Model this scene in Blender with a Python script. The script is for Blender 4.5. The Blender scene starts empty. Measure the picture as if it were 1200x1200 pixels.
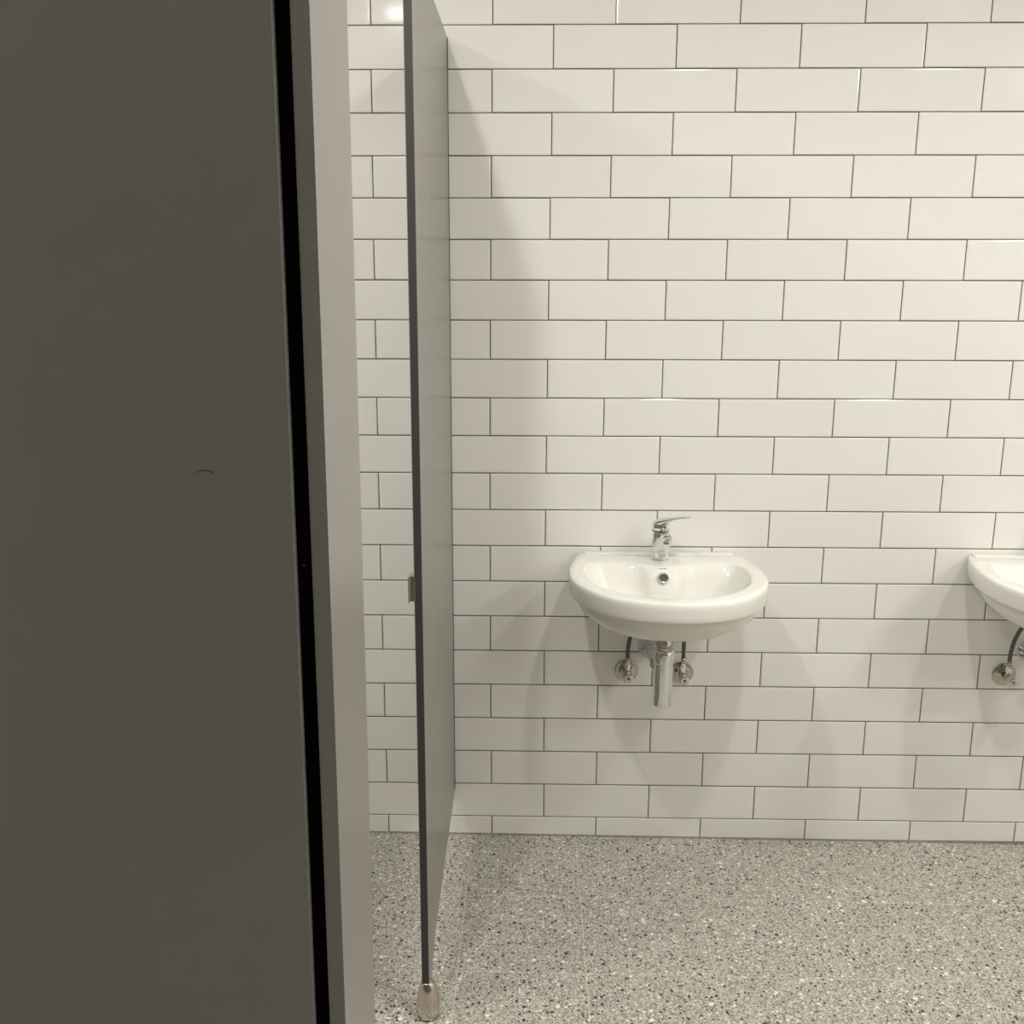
import bpy, bmesh, math, random
from mathutils import Vector, Matrix
random.seed(7)
C = bpy.context.scene.collection
PI = math.pi

# ------------------------------------------------------------------ camera, world, exposure
cam_d = bpy.data.cameras.new('camera')
cam = bpy.data.objects.new('camera', cam_d); C.objects.link(cam)
cam_d.sensor_width = 36.0; cam_d.lens = 36.0; cam_d.clip_start = 0.02
M3 = Matrix(((0.9998130187, -0.0072857514, 0.0179121596),
             (0.0190952965, 0.2259281846, -0.9739567881),
             (0.0030491453, 0.9741167144, 0.2260250639)))
cam.matrix_world = Matrix.Translation((0.10637, -2.69216, 1.57830)) @ M3.to_4x4()
bpy.context.scene.camera = cam
world = bpy.data.worlds.new('world'); bpy.context.scene.world = world
world.use_nodes = True
world.node_tree.nodes['Background'].inputs[0].default_value = (0.9, 0.95, 1, 1)
world.node_tree.nodes['Background'].inputs[1].default_value = 0.02
vs = bpy.context.scene.view_settings
vs.view_transform = 'Standard'; vs.look = 'None'; vs.gamma = 1; vs.use_curve_mapping = False
vs.exposure = 0.0
CEIL = 2.70
LAMP_A = 730.0        # emission of the downlights over the basins
LAMP_B = 80.0         # downlights of the row beside the cubicles
ROW_A = [(-1.28, -1.42), (-0.31, -1.42), (0.70, -1.42), (1.66, -1.42), (2.64, -1.42)]
ROW_B = [(-0.49, -2.19)]
ROW_FILL = [(2.95, -2.60), (2.95, -3.40)]  # added out-of-view fill lamps that brighten the lower wall

# ------------------------------------------------------------------ materials
def mat(name, col, rough=0.5, metal=0.0, noise=0.0, nscale=6.0, coat=0.0, coat_rough=0.03, spec=0.5, bump=0.0, bscale=200.0):
    m = bpy.data.materials.new(name); m.use_nodes = True
    nt = m.node_tree; b = nt.nodes['Principled BSDF']
    b.inputs['Base Color'].default_value = (*col, 1)
    b.inputs['Roughness'].default_value = rough; b.inputs['Metallic'].default_value = metal
    b.inputs['Coat Weight'].default_value = coat; b.inputs['Coat Roughness'].default_value = coat_rough
    b.inputs['Specular IOR Level'].default_value = spec
    if noise or bump:
        g = nt.nodes.new('ShaderNodeNewGeometry')
    if noise:
        n = nt.nodes.new('ShaderNodeTexNoise'); n.inputs['Scale'].default_value = nscale; n.inputs['Detail'].default_value = 3
        nt.links.new(g.outputs['Position'], n.inputs['Vector'])
        mr = nt.nodes.new('ShaderNodeMapRange'); mr.inputs[1].default_value = .3; mr.inputs[2].default_value = .7
        mr.inputs[3].default_value = 1 - noise; mr.inputs[4].default_value = 1 + noise
        nt.links.new(n.outputs['Fac'], mr.inputs[0])
        mx = nt.nodes.new('ShaderNodeVectorMath'); mx.operation = 'SCALE'
        mx.inputs[0].default_value = col; nt.links.new(mr.outputs[0], mx.inputs['Scale'])
        nt.links.new(mx.outputs[0], b.inputs['Base Color'])
    if bump:
        n2 = nt.nodes.new('ShaderNodeTexNoise'); n2.inputs['Scale'].default_value = bscale; n2.inputs['Detail'].default_value = 2
        nt.links.new(g.outputs['Position'], n2.inputs['Vector'])
        bp = nt.nodes.new('ShaderNodeBump'); bp.inputs['Strength'].default_value = bump; bp.inputs['Distance'].default_value = .001
        nt.links.new(n2.outputs['Fac'], bp.inputs['Height']); nt.links.new(bp.outputs[0], b.inputs['Normal'])
    return m

def tile_material():
    m = mat('glazed_tile', (.79, .765, .70), rough=.09, spec=.5)
    nt = m.node_tree; b = nt.nodes['Principled BSDF']; L = nt.links
    oi = nt.nodes.new('ShaderNodeObjectInfo'); g = nt.nodes.new('ShaderNodeNewGeometry')
    n = nt.nodes.new('ShaderNodeTexNoise'); n.inputs['Scale'].default_value = 5; L.new(g.outputs['Position'], n.inputs['Vector'])
    mixr = nt.nodes.new('ShaderNodeMix'); mixr.data_type = 'RGBA'
    mixr.inputs[6].default_value = (.855, .83, .785, 1); mixr.inputs[7].default_value = (.838, .836, .785, 1)
    L.new(n.outputs['Fac'], mixr.inputs[0])
    mr = nt.nodes.new('ShaderNodeMapRange'); mr.inputs[3].default_value = .985; mr.inputs[4].default_value = 1.01
    L.new(oi.outputs['Random'], mr.inputs[0])
    sc = nt.nodes.new('ShaderNodeVectorMath'); sc.operation = 'SCALE'
    L.new(mixr.outputs[2], sc.inputs[0]); L.new(mr.outputs[0], sc.inputs['Scale']); L.new(sc.outputs[0], b.inputs['Base Color'])
    n2 = nt.nodes.new('ShaderNodeTexNoise'); n2.inputs['Scale'].default_value = 14; L.new(g.outputs['Position'], n2.inputs['Vector'])
    bp = nt.nodes.new('ShaderNodeBump'); bp.inputs['Strength'].default_value = .25; bp.inputs['Distance'].default_value = .0012
    L.new(n2.outputs['Fac'], bp.inputs['Height']); L.new(bp.outputs[0], b.inputs['Normal'])
    return m

def terrazzo_material():
    m = bpy.data.materials.new('terrazzo'); m.use_nodes = True
    nt = m.node_tree; b = nt.nodes['Principled BSDF']; L = nt.links
    b.inputs['Roughness'].default_value = .42; b.inputs['Specular IOR Level'].default_value = .4
    g = nt.nodes.new('ShaderNodeNewGeometry'); oi = nt.nodes.new('ShaderNodeObjectInfo')
    mu = nt.nodes.new('ShaderNodeMath'); mu.operation = 'MULTIPLY'; mu.inputs[1].default_value = 40; L.new(oi.outputs['Random'], mu.inputs[0])
    co = nt.nodes.new('ShaderNodeCombineXYZ'); L.new(mu.outputs[0], co.inputs[2])
    ad = nt.nodes.new('ShaderNodeVectorMath'); L.new(g.outputs['Position'], ad.inputs[0]); L.new(co.outputs[0], ad.inputs[1])
    # wobble the lookup so chips are angular shards rather than round dots
    wn = nt.nodes.new('ShaderNodeTexNoise'); wn.inputs['Scale'].default_value = 260; L.new(ad.outputs[0], wn.inputs['Vector'])
    ws = nt.nodes.new('ShaderNodeVectorMath'); ws.operation = 'SCALE'; ws.inputs['Scale'].default_value = .003; L.new(wn.outputs['Color'], ws.inputs[0])
    aw = nt.nodes.new('ShaderNodeVectorMath'); L.new(ad.outputs[0], aw.inputs[0]); L.new(ws.outputs[0], aw.inputs[1])
    cur = None
    def rgb(c):
        r = nt.nodes.new('ShaderNodeRGB'); r.outputs[0].default_value = (*c, 1); return r.outputs[0]
    # base: fine speckle
    n1 = nt.nodes.new('ShaderNodeTexVoronoi'); n1.inputs['Scale'].default_value = 330; L.new(aw.outputs[0], n1.inputs['Vector'])
    sx = nt.nodes.new('ShaderNodeSeparateXYZ'); L.new(n1.outputs['Color'], sx.inputs[0])
    cr = nt.nodes.new('ShaderNodeValToRGB'); cr.color_ramp.interpolation = 'LINEAR'
    e = cr.color_ramp.elements
    e[0].position = 0; e[0].color = (.165, .157, .134, 1); e[1].position = 1; e[1].color = (.76, .73, .645, 1)
    k = cr.color_ramp.elements.new(.3); k.color = (.335, .32, .275, 1)
    k = cr.color_ramp.elements.new(.8); k.color = (.515, .493, .425, 1)
    L.new(sx.outputs[0], cr.inputs[0]); cur = cr.outputs[0]
    def chips(scale, frac, lo, hi, c1, seed):
        nonlocal cur
        o = nt.nodes.new('ShaderNodeVectorMath'); o.inputs[1].default_value = (seed, seed * 1.7, seed * .6); L.new(aw.outputs[0], o.inputs[0])
        v = nt.nodes.new('ShaderNodeTexVoronoi'); v.inputs['Scale'].default_value = scale; L.new(o.outputs[0], v.inputs['Vector'])
        s = nt.nodes.new('ShaderNodeSeparateXYZ'); L.new(v.outputs['Color'], s.inputs[0])
        sel = nt.nodes.new('ShaderNodeMath'); sel.operation = 'LESS_THAN'; sel.inputs[1].default_value = frac; L.new(s.outputs[0], sel.inputs[0])
        rad = nt.nodes.new('ShaderNodeMapRange'); rad.inputs[3].default_value = lo; rad.inputs[4].default_value = hi; L.new(s.outputs[1], rad.inputs[0])
        ins = nt.nodes.new('ShaderNodeMath'); ins.operation = 'LESS_THAN'; L.new(v.outputs['Distance'], ins.inputs[0]); L.new(rad.outputs[0], ins.inputs[1])
        al = nt.nodes.new('ShaderNodeMath'); al.operation = 'MULTIPLY'; L.new(sel.outputs[0], al.inputs[0]); L.new(ins.outputs[0], al.inputs[1])
        mx = nt.nodes.new('ShaderNodeMix'); mx.data_type = 'RGBA'; L.new(al.outputs[0], mx.inputs[0]); L.new(cur, mx.inputs[6]); L.new(rgb(c1), mx.inputs[7])
        cur = mx.outputs[2]
    chips(150, .30, .2, .5, (.23, .215, .18), 3.1)
    chips(170, .30, .2, .45, (.50, .48, .41), 5.3)
    chips(115, .22, .2, .45, (.055, .05, .045), 11.7)
    chips(80, .12, .2, .38, (.04, .038, .034), 17.9)
    chips(105, .12, .2, .42, (.78, .75, .66), 23.3)
    chips(58, .06, .2, .36, (.80, .77, .69), 29.1)
    L.new(cur, b.inputs['Base Color'])
    return m

M_TILE = tile_material()
M_GROUT = mat('wall_grout', (.115, .09, .068), rough=.85, noise=.12, nscale=20)
M_TERR = terrazzo_material()
M_FGROUT = mat('floor_grout', (.60, .575, .495), rough=.8, noise=.1, nscale=40)
M_LAM = mat('grey_laminate', (.235, .221, .202), rough=.28, spec=.5, noise=.012, nscale=30)
M_CORE = mat('dark_laminate_edge', (.045, .042, .038), rough=.5, spec=.3)
M_EDGE = mat('pilaster_edge_lit', (.24, .228, .21), rough=.5, spec=.3)  # core colour lightened to stand in for light missing on this edge
M_ROOM = mat('dim_wall_paint', (.18, .172, .16), rough=.75, noise=.03, nscale=2)
M_BLACK = mat('shade_black', (.002, .002, .002), rough=.9, spec=.05)  # near-black colour standing for the shade between pilaster and end panel
M_CER = mat('white_ceramic', (.84, .83, .77), rough=.06, spec=.55)
M_CHR = mat('chrome', (.80, .80, .81), rough=.05, metal=1)
M_CHRD = mat('darkened_chrome', (.48, .455, .40), rough=.10, metal=1)  # chrome darkened in its base colour, standing for darker reflections
M_SS = mat('brushed_steel', (.60, .54, .48), rough=.13, metal=1, noise=.05, nscale=120)
M_HOSE = mat('braided_hose', (.12, .118, .11), rough=.45, metal=.3, bump=.4, bscale=700)
M_DOT = mat('dark_plastic', (.02, .018, .018), rough=.5)
M_RED = mat('red_plastic', (.35, .06, .05), rough=.4)
M_KNOB = mat('satin_knob', (.66, .63, .60), rough=.22, metal=.7)
M_HOLE = mat('overflow_shade', (.075, .07, .055), rough=.8)  # dark colour painted for the shade inside the overflow
M_WHITE = mat('white_paint', (.86, .845, .80), rough=.7, noise=.02, nscale=3)
M_SEAL = mat('grey_sealant', (.23, .215, .165), rough=.7, noise=.15, nscale=25)
M_MARK = mat('grey_print', (.22, .2, .18), rough=.5)
def lamp_mat(name, s):
    m = bpy.data.materials.new(name); m.use_nodes = True; nt = m.node_tree; nt.nodes.clear()
    e = nt.nodes.new('ShaderNodeEmission'); e.inputs[0].default_value = (1, .978, .94, 1); e.inputs[1].default_value = s
    o = nt.nodes.new('ShaderNodeOutputMaterial'); nt.links.new(e.outputs[0], o.inputs[0]); return m
M_LA = lamp_mat('lamp_glow_bright', LAMP_A); M_LD = lamp_mat('lamp_glow_left', LAMP_A * 1.12); M_LC = lamp_mat('lamp_glow_fill', 900.0); M_LB = lamp_mat('lamp_glow_soft', LAMP_B)  # left lamps set stronger than the rest of their row

# ------------------------------------------------------------------ mesh helpers
def obj(name, bm, m, parent=None, smooth=False, loc=None):
    me = bpy.data.meshes.new(name); bm.normal_update(); bm.to_mesh(me); bm.free()
    me.materials.append(m)
    if smooth: me.shade_smooth()
    return objm(name, me, parent, loc)
def objm(name, me, parent=None, loc=None):
    o = bpy.data.objects.new(name, me); C.objects.link(o)
    if parent: o.parent = parent
    if loc: o.location = loc
    return o
def thing(name, label, cat, loc=(0, 0, 0), group=None):
    o = bpy.data.objects.new(name, None); C.objects.link(o); o.location = loc; o.empty_display_size = .1
    o['label'] = label; o['category'] = cat
    if group: o['group'] = group
    return o
def struct(o): o['kind'] = 'structure'; return o
def box(bm, x0, x1, y0, y1, z0, z1, bev=0, seg=2):
    r = bmesh.ops.create_cube(bm, size=1)
    vs_ = r['verts']
    for v in vs_:
        v.co = Vector((x0 + (v.co.x + .5) * (x1 - x0), y0 + (v.co.y + .5) * (y1 - y0), z0 + (v.co.z + .5) * (z1 - z0)))
    if bev:
        es = list({e for v in vs_ for e in v.link_edges})
        bmesh.ops.bevel(bm, geom=es, offset=bev, segments=seg, profile=.5, affect='EDGES')
    return bm
def boxbm(*a, **k): return box(bmesh.new(), *a, **k)
def frame_of(axis):
    a = Vector(axis).normalized(); t = Vector((0, 0, 1)) if abs(a.z) < .9 else Vector((1, 0, 0))
    u = a.cross(t).normalized(); return u, a.cross(u).normalized(), a
def lathe(bm, prof, origin=(0, 0, 0), axis=(0, 0, 1), n=40):
    """prof: list of (radius, distance along the axis)"""
    u, v, a = frame_of(axis); o = Vector(origin); rings = []
    for r, h in prof:
        if r < 1e-6: rings.append([bm.verts.new(o + a * h)])
        else: rings.append([bm.verts.new(o + a * h + (u * math.cos(2 * PI * i / n) + v * math.sin(2 * PI * i / n)) * r) for i in range(n)])
    skin(bm, rings); return bm
def skin(bm, rings):
    for A, B in zip(rings, rings[1:]):
        n = max(len(A), len(B))
        for i in range(n):
            j = (i + 1) % n
            q = [A[i % len(A)], A[j % len(A)], B[j % len(B)], B[i % len(B)]]
            f = []
            for w in q:
                if w not in f: f.append(w)
            if len(f) > 2:
                try: bm.faces.new(f)
                except ValueError: pass
    bmesh.ops.recalc_face_normals(bm, faces=bm.faces)
def catmull(P, k=8, closed=False):
    out = []; n = len(P)
    rng = range(n) if closed else range(n - 1)
    for i in rng:
        if closed: a, b, c, d = P[i - 1], P[i], P[(i + 1) % n], P[(i + 2) % n]
        else: a, b, c, d = P[max(i - 1, 0)], P[i], P[i + 1], P[min(i + 2, n - 1)]
        for s in range(k):
            t = s / k
            out.append(tuple(.5 * (2 * b[q] + (c[q] - a[q]) * t + (2 * a[q] - 5 * b[q] + 4 * c[q] - d[q]) * t * t + (3 * b[q] - a[q] - 3 * c[q] + d[q]) * t ** 3) for q in range(len(b))))
    if not closed: out.append(tuple(P[-1]))
    return out
def tube(bm, pts, rad, n=16, cap=True, flat=1.0):
    """sweep a circle (or an ellipse flattened by flat) along pts; rad number or list"""
    P = [Vector(p) for p in pts]; N = len(P)
    R = rad if isinstance(rad, (list, tuple)) else [rad] * N
    rings = []; prev = None
    for i, p in enumerate(P):
        t = (P[min(i + 1, N - 1)] - P[max(i - 1, 0)]).normalized()
        if prev is None:
            ref = Vector((0, 0, 1)) if abs(t.z) < .9 else Vector((0, 1, 0)); u = t.cross(ref).normalized()
        else: u = (prev - t * prev.dot(t)).normalized()
        prev = u; v = t.cross(u)
        rings.append([bm.verts.new(p + (u * math.cos(2 * PI * k / n) + v * math.sin(2 * PI * k / n) * flat) * R[i]) for k in range(n)])
    if cap: rings = [[bm.verts.new(P[0])]] + rings + [[bm.verts.new(P[-1])]]
    skin(bm, rings); return bm
def torus(bm, R, r, origin, axis, n=32, m=10):
    u, v, a = frame_of(axis); o = Vector(origin); rings = []
    for i in range(n):
        d = u * math.cos(2 * PI * i / n) + v * math.sin(2 * PI * i / n)
        rings.append([bm.verts.new(o + d * (R + r * math.cos(2 * PI * k / m)) + a * r * math.sin(2 * PI * k / m)) for k in range(m)])
    skin(bm, rings + [rings[0]]); return bm

# ------------------------------------------------------------------ room shell
X0, X1, Y0 = -1.75, 3.50, -4.05
FS = -0.0055                                        # the floor falls slightly to the right
def fz(x): return -.0095 + FS * x
# back wall: grout bed with the individual tiles on it
wall = struct(obj('wall_back', boxbm(X0 - .1, X1 + .1, .0014, .12, -.12, CEIL), M_GROUT))
PX, PZ, T0 = .301, .101, 21.5 * .101
CX = [-0.00278, -0.0012, 0.0056, 0.00067, 0.00186, 0.00202, -0.0006, 0.00118, -0.00129, -0.00289]
CZ = [0.00014, 0.00335, 0.00345, -0.00483, -0.00502, 0.00134, -0.00119]
PX_ = [(0, 0), (0, 1), (0, 2), (0, 3), (1, 0), (1, 1), (1, 2), (2, 0), (2, 1), (3, 0)]
PZ_ = [(0, 0), (0, 1), (0, 2), (0, 3), (0, 4), (1, 0), (1, 1)]
def node(u, v):
    """hand-laid courses wander a few millimetres from the ideal grid"""
    a = max(-1.02, min(.86, (u - 2) / 3)); b = max(-1.04, min(1.01, (v - 10.5) / 10.5))
    return (u * PX + sum(c * a ** i * b ** j for c, (i, j) in zip(CX, PX_)), T0 - v * PZ + sum(c * a ** i * b ** j for c, (i, j) in zip(CZ, PZ_)))
def tile_mesh(w, h, name='tile', bev=.0016, th=.006):
    bm = bmesh.new(); rings = []
    for ins, y in ((0, th), (0, .0016), (.0006, .0008), (.0016, .0003), (.0034, .00006), (.006, 0)):
        a, b = w / 2 - ins, h / 2 - ins
        rings.append([bm.verts.new((sx * a, y, sz * b)) for sx, sz in ((-1, -1), (1, -1), (1, 1), (-1, 1))])
    skin(bm, rings); bm.faces.new(rings[-1]); bmesh.ops.recalc_face_normals(bm, faces=bm.faces)
    me = bpy.data.meshes.new(name); bm.to_mesh(me); bm.free(); me.materials.append(M_TILE); return me
JW = .0024
full_tile = tile_mesh(PX - JW, PZ - JW)
floor_v = 21.5 + .0125 / PZ
cut_h = (floor_v - 21) * PZ - .001
cut_tile = tile_mesh(PX - JW, cut_h - JW / 2)
top_h = PZ * (CEIL - (T0 + 3 * PZ)) / PZ - .001
extra = []
for r in range(-4, 22):
    off = .5 if r % 2 == 0 else 0
    for k in range(-7, 14):
        u = k + off
        xl, _ = node(u, r + .5); xr, _ = node(u + 1, r + .5); _, zt = node(u + .5, r); _, zb = node(u + .5, r + 1)
        if xl < X0 - .32 or xr > X1 + .32: continue
        me = full_tile
        if r == 21: zb = zt - cut_h; me = cut_tile; ph = cut_h
        else: ph = PZ
        if r == -4: zt = min(zt, CEIL + .05)
        cx, cz = (xl + xr) / 2, (zt + zb) / 2
        sx = (xr - xl) / PX; sz = (zt - zb) / ph
        if r >= -3 and -2 <= k <= 6:
            o = objm('tile', me, wall, (cx, 0, cz)); o.scale = (sx, 1, sz)
        else: extra.append((cx, cz, sx, sz, me))
bm = bmesh.new()
for cx, cz, sx, sz, me in extra:
    t = bmesh.new(); t.from_mesh(me); t.transform(Matrix.Translation((cx, 0, cz)) @ Matrix.Diagonal((sx, 1, sz, 1)))
    tmp = bpy.data.meshes.new('t'); t.to_mesh(tmp); t.free(); bm.from_mesh(tmp); bpy.data.meshes.remove(tmp)
for v in bm.verts:
    v.co.x = max(X0, min(X1, v.co.x)); v.co.z = min(CEIL, v.co.z)
o = obj('tile', bm, M_TILE, wall); o['kind'] = 'stuff'
# floor: mortar bed with individual terrazzo tiles
ang = -math.atan(FS)
floor = struct(obj('floor', boxbm(X0 - .1, X1 + .1, Y0 - .1, .1, -.12, -.0004), M_FGROUT, None, loc=(0, 0, -.0095)))
floor.rotation_euler = (0, ang, 0)
FP = .3015
def ftile():
    bm = bmesh.new(); rings = []; w = FP - .0015
    for ins, z in ((0, -.008), (0, -.0006), (.0005, 0)):
        a = w / 2 - ins; rings.append([bm.verts.new((sx * a, sy * a, z)) for sx, sy in ((-1, -1), (1, -1), (1, 1), (-1, 1))])
    skin(bm, rings); bm.faces.new(rings[-1]); bmesh.ops.recalc_face_normals(bm, faces=bm.faces)
    me = bpy.data.meshes.new('terrazzo_tile'); bm.to_mesh(me); bm.free(); me.materials.append(M_TERR); return me
FT = ftile()
for i in range(-6, 12):
    for j in range(0, 14):
        o = objm('terrazzo_tile', FT, floor, (.245 + FP * (i + .5), -.0015 - FP * (j + .5), 0))
        o.rotation_euler = (0, 0, random.choice((0, PI / 2, PI, -PI / 2)))
struct(obj('ceiling', boxbm(X0 - .1, X1 + .1, Y0 - .1, .12, CEIL, CEIL + .1), M_WHITE))
struct(obj('wall_left', boxbm(X0 - .12, X0, Y0 - .1, .12, -.12, CEIL), M_WHITE))
struct(obj('wall_right', boxbm(X1, X1 + .12, Y0 - .1, .12, -.12, CEIL), M_WHITE))
struct(obj('wall_front', boxbm(X0 - .1, X1 + .1, Y0 - .12, Y0, -.12, CEIL), M_ROOM))
# sealant bead along the foot of the tiled wall
bm = bmesh.new(); vv = []
for x in (X0, X1):
    z = fz(x); vv.append([bm.verts.new((x, 0.001, z + .003)), bm.verts.new((x, -.0012, z + .0028)), bm.verts.new((x, -.005, z + .0006)), bm.verts.new((x, -.005, z - .003)), bm.verts.new((x, .001, z - .003))])
for i in range(5): bm.faces.new((vv[0][i], vv[0][(i + 1) % 5], vv[1][(i + 1) % 5], vv[1][i]))
bm.faces.new(vv[0]); bm.faces.new(vv[1][::-1]); bmesh.ops.recalc_face_normals(bm, faces=bm.faces)
struct(obj('trim_1', bm, M_SEAL))

# ------------------------------------------------------------------ ceiling downlights
def downlight(x, y, glow, label, group):
    t = thing('downlight', label, 'light', (x, y, CEIL), group)
    obj('trim_ring', lathe(bmesh.new(), [(.0455, -.001), (.0455, -.006), (.048, -.008), (.056, -.006), (.058, 0)], n=36), M_WHITE, t, True)
    obj('diffuser', lathe(bmesh.new(), [(0, -.0075), (.03, -.0070), (.0445, -.0050), (.0450, -.002), (0, -.002)], n=36), glow, t, True)
    return t
wa = ['recessed ceiling downlight over the cubicle, far left of the row nearest the basins', 'recessed ceiling downlight just left of the partition panels',
      'recessed ceiling downlight in front of the left basin', 'recessed ceiling downlight between and in front of the two basins, right of the tap', 'recessed ceiling downlight far right of the row nearest the basins']
for (x, y), l in zip(ROW_A, wa): downlight(x, y, M_LD if x < 0 else M_LA, l, 'downlights in the row nearest the basins')
for (x, y), l in zip(ROW_FILL, ('added fill downlight at the right of the room, nearer the basins', 'added fill downlight at the right of the room, nearer the rear wall')): downlight(x, y, M_LC, l, 'added fill downlights at the right of the room')
downlight(*ROW_B[0], M_LB, 'dim recessed downlight in front of the dark panel, mirrored beside the far partition', None)

# ------------------------------------------------------------------ cubicle partitions
def foot(parent, x, y, top, base_z):
    h = top - base_z
    b = bmesh.new()
    lathe(b, [(0, 0), (.016, 0), (.0205, .0025), (.0238, .008), (.0252, .016), (.0256, .026), (.0254, h * .48), (.0240, h * .60), (.0226, h * .72), (.0198, h * .84), (.0160, h * .95), (.0135, h), (.0122, h + .001), (0, h + .001)], origin=(x, y, base_z))
    return obj('foot', b, M_SS, parent, True)
def panel(x0, x1, prof):
    """upright board: prof is its outline in (y, z), counter-clockwise, given the thickness x0..x1"""
    b = bmesh.new(); A = [b.verts.new((x0, y, z)) for y, z in prof]; B = [b.verts.new((x1, y, z)) for y, z in prof]
    skin(b, [A, B]); b.faces.new(A); b.faces.new(B); bmesh.ops.recalc_face_normals(b, faces=b.faces); return b
def laminate_board(parent, x0, x1, prof, core=None):
    """a solid core with a thin laminate skin on both faces"""
    s = .0012; cy = sum(p[0] for p in prof) / len(prof); n = .0006
    obj('core', panel(x0 + s, x1 - s, prof), core or M_CORE, parent)
    ins = [(y + (n if y < cy else 0), z + (-n if z > 1 else n)) for y, z in prof]
    obj('laminate_face', panel(x0, x0 + s, ins), M_LAM, parent); obj('laminate_face', panel(x1 - s, x1, ins), M_LAM, parent)

# far panel, standing off the tiled wall
pf = thing('partition_panel', 'narrow grey cubicle panel with a dark edge standing against the tiled wall on one round steel foot', 'partition', (0, 0, 0))
laminate_board(pf, -.1215, -.105, [(-.765, .070), (-.715, .056), (-.700, .064), (-.675, .082), (-.63, .098), (-.56, .106), (-.39, .116), (-.0005, .131), (-.0005, 2.142), (-.765, 2.142)])
foot(pf, -.1095, -.7545, .079, fz(-.1095) - .0003)
obj('wall_channel', boxbm(-.1225, -.1038, -.004, -.0005, .134, 2.141), M_CORE, pf)
ks = obj('latch_keeper', boxbm(-.1298, -.1195, -.7665, -.738, .948, 1.000, bev=.0008), M_SS, pf)
obj('keeper_lip', boxbm(-.1335, -.1298, -.7680, -.738, .945, .9985, bev=.0010), M_CHR, ks)
# near pilaster in line with it
pn = thing('cubicle_pilaster', 'tall narrow light grey pilaster between the dark panel and the tiled wall', 'partition', (0, 0, 0))
laminate_board(pn, -.1235, -.105, [(-1.650, .10), (-1.440, .10), (-1.440, 2.142), (-1.650, 2.142)], M_EDGE)
foot(pn, -.1132, -1.50, .102, fz(-.113) - .0003)
# black strip filling the gap, painted for its deep shade
rs = obj('gap_shade', boxbm(-.1510, -.1230, -1.6462, -1.628, .10, 2.142), M_BLACK, pn)
sc = obj('screw_head', lathe(bmesh.new(), [(0, .0012), (.0012, .001), (.0016, 0), (0, 0)], origin=(-.133, -1.6462, 1.275), axis=(0, -1, 0), n=12), M_CORE, rs)
pn.rotation_euler = (0, .0031, 0); pn.location.x = -.0057       # it leans a hair
# end panel facing the camera
pe = thing('end_panel', 'wide dark grey cubicle panel filling the left of the picture, facing the camera', 'partition', (0, 0, 0))
obj('core', boxbm(-1.735, -.1440, -1.6588, -1.6482, .10, 2.142), M_CORE, pe)
for ya in (-1.660, -1.6482): obj('laminate_face', boxbm(-1.735, -.1442, ya, ya + .0012, .1005, 2.1415), M_LAM, pe)
foot(pe, -.60, -1.6535, .102, fz(-.60) - .0003)
obj('edge_strip', boxbm(-.1442, -.1432, -1.6602, -1.6468, .10, 2.142, bev=.0003), M_LAM, pe)
pe.rotation_euler = (0, .0044, 0); pe.location.x = -.0036
# small scuff near the middle of the panel
bm = bmesh.new()
tube(bm, catmull([(-.243, -1.6603, 1.3752), (-.237, -1.6603, 1.3790), (-.230, -1.6603, 1.3797), (-.223, -1.6603, 1.3770)], 5), [.0002] * 5 + [.0006] * 6 + [.0010] * 4 + [.0002], n=6, flat=.3)
obj('scuff_mark', bm, M_CORE, pe)

# ------------------------------------------------------------------ wash basin
O = [(0, 0), (.08, 0), (.15, 0), (.203, 0), (.2195, -.03), (.233, -.08), (.2445, -.14), (.2480, -.195), (.2460, -.245), (.2325, -.30), (.207, -.354), (.165, -.402), (.113, -.434), (.057, -.451), (0, -.456)]
I = [(0, -.150), (.04, -.142), (.075, -.120), (.15, -.112), (.175, -.114), (.192, -.125), (.203, -.155), (.207, -.20), (.202, -.24), (.189, -.285), (.164, -.325), (.129, -.363), (.088, -.389), (.044, -.403), (0, -.408)]
J = [(0, -.172), (.036, -.166), (.072, -.136), (.14, -.128), (.163, -.131), (.178, -.142), (.188, -.165), (.193, -.20), (.188, -.235), (.175, -.275), (.152, -.312), (.119, -.348), (.081, -.372), (.041, -.386), (0, -.390)]
SUB = 6
def ring2(P):
    full = P + [(-x, y) for x, y in reversed(P[1:-1])]
    return catmull(full, SUB, closed=True)
RO, RI, RJ = ring2(O), ring2(I), ring2(J)
def lerp(A, B, t): return [(a[0] + (b[0] - a[0]) * t, a[1] + (b[1] - a[1]) * t) for a, b in zip(A, B)]
def scl(A, s, yc): return [(a[0] * s, min(-.0006, yc + (a[1] - yc) * s)) for a in A]
def loop(bm, A, z): return [bm.verts.new((x, min(y, -.0006), z)) for x, y in A]
ZT = .845
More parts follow.
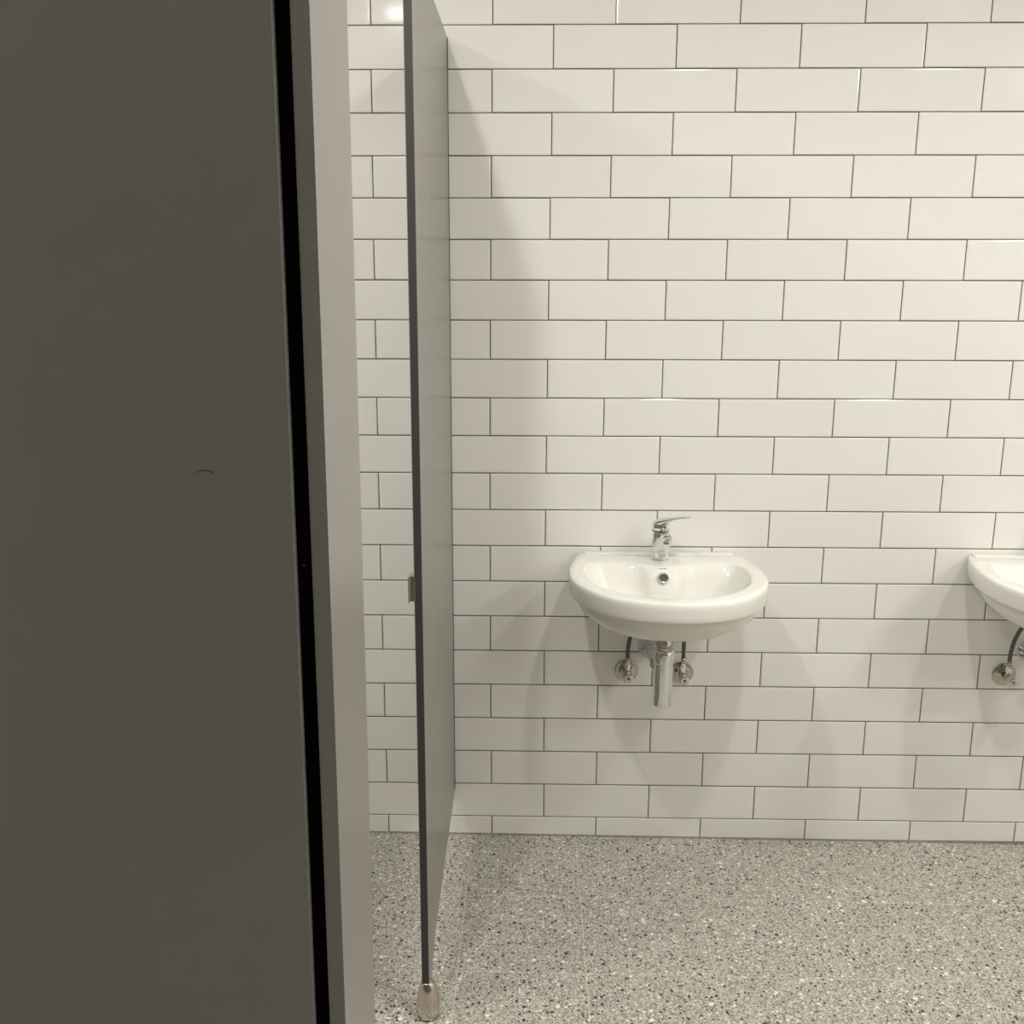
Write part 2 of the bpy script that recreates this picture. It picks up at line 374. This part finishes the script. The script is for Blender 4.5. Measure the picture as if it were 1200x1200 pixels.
def build_basin(hot_dot):
    b = bmesh.new(); L = []
    for s, z in ((.05, .6915), (.12, .6917), (.22, .6928), (.36, .697), (.5, .705), (.62, .7155), (.73, .729), (.82, .745), (.885, .761), (.915, .779)):
        L.append(loop(b, scl(RO, s, -.175), z))
    for s, z in ((.925, .789), (.945, .7925), (.97, .7935), (.985, .796), (.992, .801), (.9955, .809), (1.0, .825), (1.0, .832), (.9975, .8385), (.991, .843), (.982, ZT)):
        A = [(x * s, -.0006 if y > -.004 else -.175 + (y + .175) * s) for x, y in RO]
        L.append(loop(b, A, z))
    A = [(x * .982, -.0006 if y > -.004 else -.175 + (y + .175) * .982) for x, y in RO]
    for t, z in ((.35, ZT - .0002), (.75, ZT - .0004), (.90, ZT - .0010), (.97, ZT - .003), (1.0, ZT - .0065)):
        L.append(loop(b, lerp(A, RI, t), z))
    L.append(loop(b, lerp(RI, RJ, .45), .828)); L.append(loop(b, RJ, .812))
    for s, z in ((.93, .786), (.84, .762), (.70, .742), (.5, .728), (.3, .720), (.1, .716)):
        L.append(loop(b, scl(RJ, s, -.215), z))
    skin(b, L); b.faces.new(L[0]); bmesh.ops.recalc_face_normals(b, faces=b.faces)
    root = thing('wash_basin', '', 'basin', (.4530, 0, 0), 'wall-hung wash basins')
    obj('bowl', b, M_CER, root, True)
    led = obj('rear_ledge', boxbm(-.200, .200, -.034, -.0006, ZT - .002, ZT + .0035, bev=.0022, seg=3), M_CER, root, True)
    obj('mounting_block', boxbm(-.15, .15, -.12, -.0006, .722, .80, bev=.012, seg=3), M_CER, root, True)
    # overflow opening in the back slope
    n = Vector((0, -.72, .69)).normalized(); c = Vector((-.0045, -.1695, .8225))
    ov = obj('overflow_ring', torus(bmesh.new(), .0125, .0022, c, n, m=8), M_CHR, root, True)
    obj('overflow_hole', lathe(bmesh.new(), [(.0112, .0012), (.004, -.0002), (0, -.0004)], origin=c, axis=n, n=24), M_HOLE, ov, True)
    mk = bmesh.new()
    cm = Vector((-.004, -.148, .8405))
    for i, (w, h) in enumerate(((.0022, .0007), (.0018, .0008), (.0020, .0008), (.0016, .0007), (.0022, .0009), (.0030, .0013), (.0016, .0007))):
        x = cm.x - .009 + i * .0029; box(mk, x - w / 2, x + w / 2, cm.y - h, cm.y + h, cm.z - .0006, cm.z + .0009)
    obj('maker_mark', mk, M_MARK, root)
    obj('drain_ring', torus(bmesh.new(), .021, .002, (0, -.215, .7165), (0, 0, 1), m=8), M_CHR, root, True)
    obj('drain_plug', lathe(bmesh.new(), [(0, .7185), (.015, .7178), (.019, .7165), (.019, .712)], origin=(0, -.215, 0), n=24), M_CHR, root, True)
    return root

def build_tap():
    t = thing('mixer_tap', '', 'tap', (.4495, -.070, ZT), 'basin mixer taps')
    H = 0
    obj('base_ring', lathe(bmesh.new(), [(0, 0), (.0245, 0), (.0245, .0025), (.0235, .0038), (0, .0040)], n=40), M_CHR, t, True)
    obj('body', lathe(bmesh.new(), [(.0234, .003), (.0228, .02), (.0220, .045), (.0218, .06), (.0220, .072), (.0205, .0765), (.0, .077)], n=40), M_CHR, t, True)
    a = math.radians(4)
    def F(l, z, s=0): return (l * math.sin(a) + s, -l * math.cos(a), z)
    P = catmull([F(.004, .032), F(.032, .049), (F(.058, .065)), F(.078, .076), F(.090, .0795), F(.097, .0785)], 5)
    R = [.0215 - (.0215 - .0125) * min(1, i / (len(P) * .7)) for i in range(len(P))]; R[-1] = .0070; R[-2] = .0103; R[-3] = .0118
    sp = obj('spout', tube(bmesh.new(), P, R, n=24), M_CHR, t, True)
    c = F(.088, .0035)
    obj('aerator', lathe(bmesh.new(), [(0, .074), (.0108, .074), (.0112, .060), (.0104, .0575), (.009, .0572), (.0085, .060), (0, .060)], origin=c, n=28), M_CHR, sp, True)
    obj('cap_ring', torus(bmesh.new(), .0222, .0011, (0, 0, .0785), (0, 0, 1), m=8), M_CHRD, t, True)
    # cap that the lever grows out of, turned to the right
    g = math.radians(44); d = Vector((math.sin(g), -math.cos(g), 0)); s = Vector((math.cos(g), math.sin(g), 0))
    hd = obj('handle_cap', lathe(bmesh.new(), [(0, .079), (.0222, .079), (.0228, .088), (.0222, .097), (.0185, .1035), (.011, .1065), (0, .107)], n=40), M_CHR, t, True)
    b = bmesh.new(); rings = []
    for l, z, w, h in ((-.021, .0960, .012, .0060), (-.008, .1000, .0205, .0095), (.006, .1015, .0215, .0125), (.018, .1055, .0195, .0105), (.030, .1110, .0165, .0075), (.048, .1183, .0140, .0048), (.068, .1240, .0130, .0036), (.084, .1272, .0120, .0032), (.091, .1282, .0080, .0024)):
        ring = []
        for k in range(16):
            th = 2 * PI * k / 16; p = d * l + s * (w * math.cos(th)) + Vector((0, 0, z + h * math.sin(th))); ring.append(b.verts.new(p))
        rings.append(ring)
    skin(b, rings); b.faces.new(rings[0]); b.faces.new(rings[-1]); bmesh.ops.recalc_face_normals(b, faces=b.faces)
    obj('lever', b, M_CHR, hd, True)
    obj('temperature_disc', lathe(bmesh.new(), [(.0085, 0), (.0085, .0035), (.007, .0048), (0, .005)], origin=(.0105, -.0195, .0905), axis=(.25, -1, .15), n=24), M_CHR, hd, True)
    return t

def build_trap():
    t = thing('bottle_trap', '', 'waste trap', (.452, -.205, 0), 'bottle traps')
    obj('bottle', lathe(bmesh.new(), [(0, .489), (.0215, .489), (.0238, .4905), (.0245, .494), (.0245, .608), (.0245, .6085)], n=40), M_CHR, t, True)
    obj('collar_nut', lathe(bmesh.new(), [(.0240, .606), (.0262, .6075), (.0268, .612), (.0266, .634), (.0258, .6405), (.0225, .643), (.019, .643)], n=40), M_CHR, t, True)
    obj('tailpiece', lathe(bmesh.new(), [(.0215, .641), (.0215, .655), (.0235, .656), (.0238, .662), (.0215, .664), (.0215, .6918)], n=36), M_CHRD, t, True)
    P = catmull([(-.004, .012, .583), (-.008, .05, .582), (-.009, .10, .578), (-.010, .165, .572), (-.010, .2045, .572)], 6)
    o = obj('outlet_pipe', tube(bmesh.new(), P, .0180, n=24), M_CHR, t, True)
    obj('outlet_nut', lathe(bmesh.new(), [(.0180, 0), (.0225, .001), (.0225, .018), (.0180, .020)], origin=(-.0065, .028, .5825), axis=(-.08, 1, .01), n=8), M_CHRD, o)
    obj('wall_flange', lathe(bmesh.new(), [(.0180, .022), (.0215, .021), (.0245, .012), (.033, .003), (.034, .0)], origin=(-.010, .2045, .572), axis=(0, -1, 0), n=36), M_CHR, t, True)
    return t

def build_valve(x, dot, z):
    t = thing('angle_valve', '', 'valve', (x, 0, z), 'angle valves under the basins')
    obj('rosette', lathe(bmesh.new(), [(.0325, .0005), (.0325, .003), (.0305, .0052), (.0285, .0040), (.022, .0072), (.0135, .011), (.010, .0115)], axis=(0, -1, 0), n=36), M_CHRD, t, True)
    v = obj('valve_body', lathe(bmesh.new(), [(.0085, .0), (.0085, .016), (.0115, .017), (.012, .024), (.0105, .033), (.0085, .036), (.0085, .044), (0, .044)], axis=(0, -1, 0), n=28), M_CHRD, t, True)
    obj('nut', lathe(bmesh.new(), [(.0065, .006), (.0065, .016), (.0085, .017), (.0085, .028), (.0062, .030), (.0062, .037), (0, .037)], origin=(0, -.026, 0), n=8), M_CHR, v)
    kb = bmesh.new(); rings = []
    for y, k in ((-.040, .8), (-.043, 1), (-.056, 1), (-.060, .9), (-.0612, .7)):
        rings.append([kb.verts.new((k * .0140 * math.cos(a) , y, -.002 + k * .0150 * math.sin(a) * (1.0 if math.sin(a) < 0 else .85))) for a in [2 * PI * i / 10 for i in range(10)]])
    skin(kb, rings); kb.faces.new(rings[0]); kb.faces.new(rings[-1]); bmesh.ops.recalc_face_normals(kb, faces=kb.faces)
    kn = obj('knob', kb, M_KNOB, t)
    obj('knob_dot', lathe(bmesh.new(), [(0, .0006), (.0034, .0006), (.0036, 0), (0, 0)], origin=(0, -.0613, -.002), axis=(0, -1, 0), n=16), dot, kn)
    return t
def build_hose(x, side):
    t = thing('supply_hose', '', 'hose', (x, -.026, .539), 'braided supply hoses')
    if side < 0: P = [(0, 0, 0), (-.001, -.001, .02), (.002, -.004, .055), (.010, -.006, .085), (.022, -.008, .112)]
    else: P = [(0, 0, 0), (0, 0, .03), (0, -.002, .07), (-.002, -.003, .118)]
    obj('braided_sleeve', tube(bmesh.new(), catmull([(p[0], p[1], p[2] + .006) for p in P], 6), .0056, n=16), M_HOSE, t, True)
    obj('crimp_ferrule', lathe(bmesh.new(), [(.0052, -.004), (.0064, -.003), (.0066, .010), (.0058, .011)], n=20), M_CHRD, t, True)
    return t

def copy_tree(o, parent=None):
    c = o.copy(); C.objects.link(c); c.parent = parent
    for ch in list(o.children): copy_tree(ch, c)
    return c
basin = build_basin(M_DOT); tap = build_tap(); trap = build_trap()
v1 = build_valve(.3785, M_DOT, .503); v2 = build_valve(.5320, M_DOT, .4980); h1 = build_hose(.3785, -1); h2 = build_hose(.5310, 1)
DX = 1.044
items = [(basin, 'white ceramic wall-hung basin in full view on the tiled wall, left of the two', 'white ceramic wall-hung basin cut off by the right edge of the picture'),
         (tap, 'chrome single-lever mixer tap with its lever turned right, on the fully visible basin', 'chrome mixer tap on the basin cut off by the right edge'),
         (trap, 'chrome bottle trap hanging under the fully visible basin', 'chrome bottle trap under the basin cut off by the right edge'),
         (v1, 'chrome angle valve left of the bottle trap under the fully visible basin', 'red-dotted chrome angle valve left of the trap under the right-edge basin'),
         (v2, 'chrome angle valve right of the bottle trap under the fully visible basin', 'chrome angle valve under the right-edge basin, right of its trap'),
         (h1, 'short curved grey braided hose rising from the left valve under the fully visible basin', 'curved grey braided hose rising from the left valve under the right-edge basin'),
         (h2, 'straight grey braided hose rising from the right valve under the fully visible basin', 'grey braided hose rising from the right valve under the right-edge basin')]
for o, la, lb in items:
    o['label'] = la
    c = copy_tree(o); c.location.x += DX; c['label'] = lb
    if o is v1:
        for ch in c.children:
            for g in ch.children:
                if g.name.startswith('knob_dot'):
                    g.data = g.data.copy(); g.data.materials[0] = M_RED; g['label'] = 'red knob dot'
